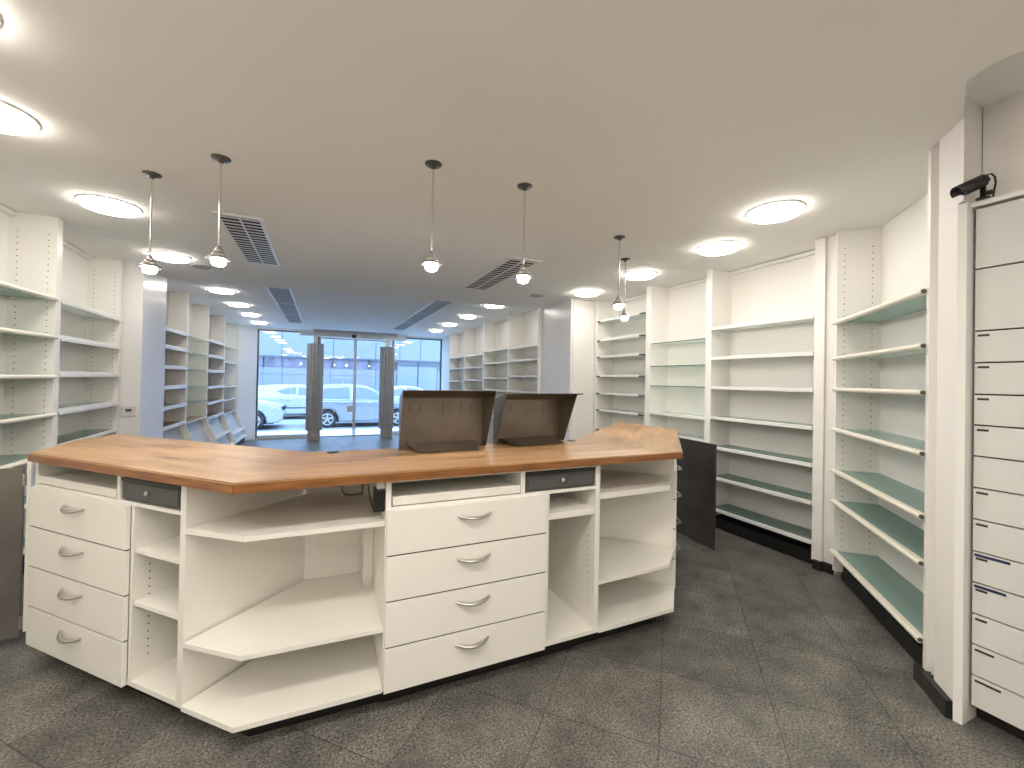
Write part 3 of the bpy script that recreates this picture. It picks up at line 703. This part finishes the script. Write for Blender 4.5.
vent(1.55,1.865,6.42,10.80,ZF,'long grey ceiling grille on the far right of the upper ceiling',True)
for x, y, l in ((-1.19,5.39,'small dark round ceiling speaker beside the second pendant lamp'),(2.58,4.985,'small dark round ceiling speaker before the boxed pillar')):
    t = thing('ceiling_speaker', l, 'speaker', (x,y,ZC), 0, 'round ceiling speakers')
    MB().lathe([(.07,-.010),(.086,-.010),(.09,-.0005)], seg=28).build('ring', GRILLE, t)
    MB().lathe([(0,-.008),(.069,-.008),(.07,-.004)], seg=28).build('grille', GREYD, t)

# ------------------------------------------------------------------ the street
ZR = -.38
struct('floor_street', MB().box(-30,34,12.5,14.0,-.42,-.215).box(-30,34,21.9,23,-.42,-.25), PAVE, 'pale pavement outside the shop')
struct('floor_road', MB().box(-30,34,12.4,23,-.5,ZR), ASPH, 'grey road outside the shop')
b = thing('office_building', 'white panel building across the street', 'building', (0,23,ZR))
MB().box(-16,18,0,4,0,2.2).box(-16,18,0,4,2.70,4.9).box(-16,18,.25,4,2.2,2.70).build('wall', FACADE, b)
m = MB().box(-16,18,-.03,0,2.68,2.76)
for x in (-8.2,-6.1,-4,-1.82,.46,2.5,3.74,4.84,7.,9.2): m.box(x-.02,x+.02,-.006,0,2.76,4.9)
for x in (-6,-4,-1.79,.34,2.52): m.box(x-.015,x+.015,-.006,0,0,2.2)
for x in (-16, -2.6): m.box(x, x+.02, -.006, 0, 0, 2.2)
m.box(-16,3.3,-.005,0,1.86,1.88).build('panel_joint', FJOINT, b)
for x0, x1 in ((-12.6,-10.2),(-10,-7.8),(-7.6,-5.4),(-5.2,-2.65),(-2.5,-1.85),(-1.75,-.9),(-.8,.35),(.5,1.05),(1.15,2.1),(2.3,3.4)):
    w = MB().box(x0,x1,.10,.16,2.22,2.68).build('window', WINB, b)
    MB().box(x0-.04,x0,.08,.2,2.2,2.7).box(x1,x1+.04,.08,.2,2.2,2.7).build('window_frame', ALUD, w)
for x0, x1 in ((3.62,4.70),(4.74,5.75),(6.2,8.2)):
    m = MB().box(x0,x1,-.03,-.006,0,2.42)
    for k in range(17): m.box(x0,x1,-.036,-.03,.08+k*.14,.17+k*.14)
    s = m.build('roller_shutter', SHUT, b)
    MB().box(x0-.035,x0,-.05,0,0,2.46).box(x1,x1+.035,-.05,0,0,2.46).box(x0,x1,-.05,0,2.42,2.66).build('shutter_frame', FJOINT, s)

def car(x, yc, spec, paint, label):
    """x = rear bumper, car faces +x"""
    t = thing('parked_car', label, 'car', (x,yc,ZR), 0, 'cars parked outside')
    hw = .86; Lc = spec['L']; xr, xf = spec['wheels']; wr = .30
    def arch(cx): return [(cx+.37*math.cos(a), .29+.37*math.sin(a)) for a in [PI-PI*k/12 for k in range(13)]]
    low = [(.06,.24)]+[(xr-.38,.22)]+arch(xr)+[(xr+.38,.20),(xf-.38,.20)]+arch(xf)+[(xf+.38,.22)]
    prof = low+spec['front']+spec['belt'][::-1]+spec['rear']
    bm = bmesh.new()
    a = [bm.verts.new((p[0],-hw,p[1])) for p in prof]; c = [bm.verts.new((p[0],hw,p[1])) for p in prof]; n = len(prof)
    f1 = bm.faces.new(a); f2 = bm.faces.new(c[::-1])
    for i in range(n): bm.faces.new((a[i], c[i], c[(i+1)%n], a[(i+1)%n]))
    bmesh.ops.recalc_face_normals(bm, faces=bm.faces[:])
    bmesh.ops.bevel(bm, geom=list(f1.edges)+list(f2.edges), offset=.05, segments=3, affect='EDGES', clamp_overlap=True)
    MB().bm(bm).build('body', paint, t)
    zb, zt = spec['zb'], spec['zt']
    def Y(z, e=0): return (hw-.05)*(1-.27*max(0, (z-zb)/(zt-zb)))+e
    cab = spec['cabin']; n = len(cab)
    m = MB().add([(p[0],-Y(p[1]),p[1]) for p in cab]+[(p[0],Y(p[1]),p[1]) for p in cab], [tuple(range(n)), tuple(range(n,2*n))[::-1]]+[(i,i+n,(i+1)%n+n,(i+1)%n) for i in range(n)])
    m.build('cabin', paint, t)
    for side in (-1, 1):
        for w in spec['win']:
            k = len(w); m = MB()
            m.add([(p[0],side*Y(p[1],.006),p[1]) for p in w], [tuple(range(k))])
            m.add([(p[0],side*Y(p[1],-.02),p[1]) for p in w]+[(p[0],side*Y(p[1],.006),p[1]) for p in w], [(i,(i+1)%k,(i+1)%k+k,i+k) for i in range(k)])
            m.build('side_window', CARG, t)
    for (p, q), nmx in ((spec['screen'],'windscreen'),(spec['back'],'rear_window')):
        d = Vector((q[0]-p[0],0,q[1]-p[1])); nn = Vector((-d.z,0,d.x)).normalized()
        nn = nn if nn.z > 0 else -nn
        pts = [Vector((p[0],0,p[1]))+d*f+nn*.008 for f in (.06,.94)]
        m = MB().add([(pts[0].x,-Y(pts[0].z,-.08),pts[0].z),(pts[1].x,-Y(pts[1].z,-.08),pts[1].z),(pts[1].x,Y(pts[1].z,-.08),pts[1].z),(pts[0].x,Y(pts[0].z,-.08),pts[0].z)],[(0,1,2,3)])
        m.build(nmx, CARG, t)
    for cx in (xr, xf):
        for side in (-1, 1):
            y = side*(hw-.10); q = side*.11
            m = MB().tube([(cx,y-q,wr),(cx,y-q*.6,wr),(cx,y+q*.6,wr),(cx,y+q*.8,wr)],[wr*.93,wr,wr,wr*.95],28)
            w = m.build('wheel', TYRE, t)
            m = MB()
            m.tube([(cx,y+q*.78,wr),(cx,y+q*.84,wr)],[wr*.66,wr*.62],24)
            w2 = m.build('hub_disc', GREYD, w)
            m = MB()
            for k in range(5):
                a = 2*PI*k/5+.3
                m.rod((cx+.05*math.cos(a),y+q*.9,wr+.05*math.sin(a)),(cx+wr*.62*math.cos(a),y+q*.88,wr+wr*.62*math.sin(a)),.032,8)
            m.tube([(cx,y+q*.8,wr),(cx,y+q*.95,wr)],.065,12)
            ring = [(cx+wr*.64*math.cos(2*PI*k/24),y+q*.86,wr+wr*.64*math.sin(2*PI*k/24)) for k in range(25)]
            m.tube(ring,.02,6,cap=False).build('alloy_rim', STEEL, w)
            # dark wheel housing
    MB().box(.3,Lc-.3,-hw+.12,hw-.12,.18,.5).build('underbody', TYRE, t)
    hx, hz = spec['lamp']
    for side in (-1, 1):
        MB().tube([(hx-.36,side*(hw-.02),hz+.03),(hx-.2,side*(hw-.025),hz+.02),(hx-.06,side*(hw-.09),hz)],[(.015,.04),(.03,.075),(.03,.06)],12).build('headlight', LENS, t)
        MB().bbox(.0,.09,side*(hw-.22),side*(hw+.004),hz+.02,hz+.30,.015).build('tail_light', RED, t) if side > 0 else MB().bbox(.0,.09,side*(hw+.004),side*(hw-.22),hz+.02,hz+.30,.015).build('tail_light', RED, t)
        mx = spec['mirror']; MB().bbox(mx-.06,mx+.06,min(side*(hw-.02),side*(hw+.14)),max(side*(hw-.02),side*(hw+.14)),zb+.02,zb+.14,.02).build('wing_mirror', paint, t)
        for hx2 in spec['handles']: MB().bbox(hx2-.09,hx2+.09,side*hw-.02 if side < 0 else hw-.004,side*hw+.004 if side < 0 else hw+.02,zb-.13,zb-.10,.004).build('door_handle', STEEL, t)
        MB().box(xr+.42,xf-.42,side*hw-.008 if side < 0 else hw-.006,side*hw+.006 if side < 0 else hw+.008,.46,.50).box(xr+.40,xf-.40,-hw+.01 if side < 0 else hw-.05,-hw+.05 if side < 0 else hw-.01,.17,.205).build('side_trim', TYRE if spec.get('darktrim') else paint, t)
    MB().bbox(Lc-.06,Lc+.012,-.42,.42,hz-.06,hz+.06,.02).build('grille', TYRE, t)
    if spec.get('rails'):
        for side in (-1, 1):
            yy = side*(Y(zt)-.02)
            MB().tube([(spec['rails'][0],yy,zt-.01),(spec['rails'][0]+.08,yy,zt+.045),(spec['rails'][1]-.08,yy,zt+.045),(spec['rails'][1],yy,zt-.02)],.014,8).build('roof_rail', GREYD, t)
    return t
mpv = dict(L=3.95, wheels=(.64,3.05), zb=.98, zt=1.53, lamp=(3.86,.66), mirror=2.60, handles=(1.15,2.05),
    front=[(3.84,.24),(3.94,.36),(3.95,.55),(3.88,.72)], belt=[(.10,.98),(2.55,.94),(3.0,.92),(3.5,.84)], rear=[(.02,.9),(0,.45)],
    cabin=[(.09,.96),(.16,1.25),(.34,1.46),(.7,1.52),(1.35,1.54),(1.95,1.48),(2.35,1.29),(2.95,.93)],
    win=[[(.42,1.03),(.38,1.12),(.44,1.30),(.56,1.38),(1.28,1.43),(1.36,1.41),(1.38,1.01)],[(1.50,1.01),(1.50,1.44),(1.90,1.41),(2.22,1.28),(2.62,1.03),(2.6,.99)]],
    screen=((1.97,1.475),(2.93,.945)), back=((.10,1.0),(.33,1.45)))
car(-.47, 16.88, mpv, CARS, 'silver people carrier parked directly outside the sliding door')
hat = dict(L=4.1, wheels=(.75,3.25), zb=.92, zt=1.43, lamp=(4.0,.68), mirror=2.75, handles=(1.2,2.15),
    front=[(3.98,.22),(4.09,.34),(4.10,.55),(4.02,.74)], belt=[(.06,.95),(2.6,.90),(3.1,.94),(3.75,.82)], rear=[(.0,.85),(0,.4)],
    cabin=[(.06,.93),(.30,1.30),(.7,1.41),(1.4,1.44),(1.95,1.39),(2.4,1.2),(2.95,.9)],
    win=[[(.62,.98),(.7,1.22),(1.32,1.34),(1.38,.97)],[(1.46,.97),(1.42,1.35),(1.95,1.31),(2.3,1.16),(2.6,.97)]],
    screen=((1.97,1.385),(2.93,.91)), back=((.07,.95),(.31,1.30)))
car(-5.28, 16.75, hat, CARW, 'white car nose showing at the lower left of the shop window')
cou = dict(hat, L=4.4, wheels=(.85,3.5), lamp=(4.3,.66), mirror=3.0, handles=(1.5,2.4), darktrim=True,
    front=[(4.28,.22),(4.39,.34),(4.40,.55),(4.32,.74)], belt=[(.06,.93),(2.9,.92),(3.3,.93),(4.0,.82)],
    cabin=[(.05,.92),(.16,1.26),(.4,1.38),(1.0,1.43),(1.9,1.44),(2.4,1.38),(2.8,1.2),(3.3,.91)],
    win=[[(1.0,1.16),(1.4,1.29),(1.75,1.345),(1.75,1.02),(1.3,1.04)],[(1.83,.99),(1.83,1.335),(2.35,1.30),(2.7,1.16),(3.0,.99)]],
    screen=((2.42,1.375),(3.28,.92)), back=((.06,.95),(.16,1.24)))
car(-2.75, 20.4, cou, CARW, 'white car across the street behind the left shop window')
car(2.1, 20.4, hat, CARW, 'pale car across the street behind the right fluted column')

# ------------------------------------------------------------------ world, camera
w = bpy.data.worlds.new('sky'); scn.world = w; w.use_nodes = True
bg = w.node_tree.nodes['Background']; bg.inputs['Color'].default_value = (.40,.64,1.,1); bg.inputs['Strength'].default_value = 5.2

cam = bpy.data.cameras.new('camera'); co = bpy.data.objects.new('camera', cam); COL.objects.link(co)
f = 420.52; yaw, pit, rol = R(24.22), R(.4717), R(1.0727)
fw = Vector((math.sin(yaw)*math.cos(pit), math.cos(yaw)*math.cos(pit), math.sin(pit)))
r = Vector((math.cos(yaw), -math.sin(yaw), 0)); u = r.cross(fw)
r2 = r*math.cos(rol)+u*math.sin(rol); u2 = -r*math.sin(rol)+u*math.cos(rol)
M4 = Matrix.Identity(4)
for i in range(3): M4[i][0], M4[i][1], M4[i][2] = r2[i], u2[i], -fw[i]
M4.translation = Vector((0,0,1.4)); co.matrix_world = M4
cam.sensor_width = 36; cam.lens = f/1024*36; cam.shift_y = -(384-376.955)/1024; cam.clip_start = .02; cam.clip_end = 200
scn.camera = co
scn.view_settings.view_transform = 'Standard'; scn.view_settings.look = 'None'
scn.view_settings.exposure = .64; scn.view_settings.gamma = 1; scn.view_settings.use_curve_mapping = False
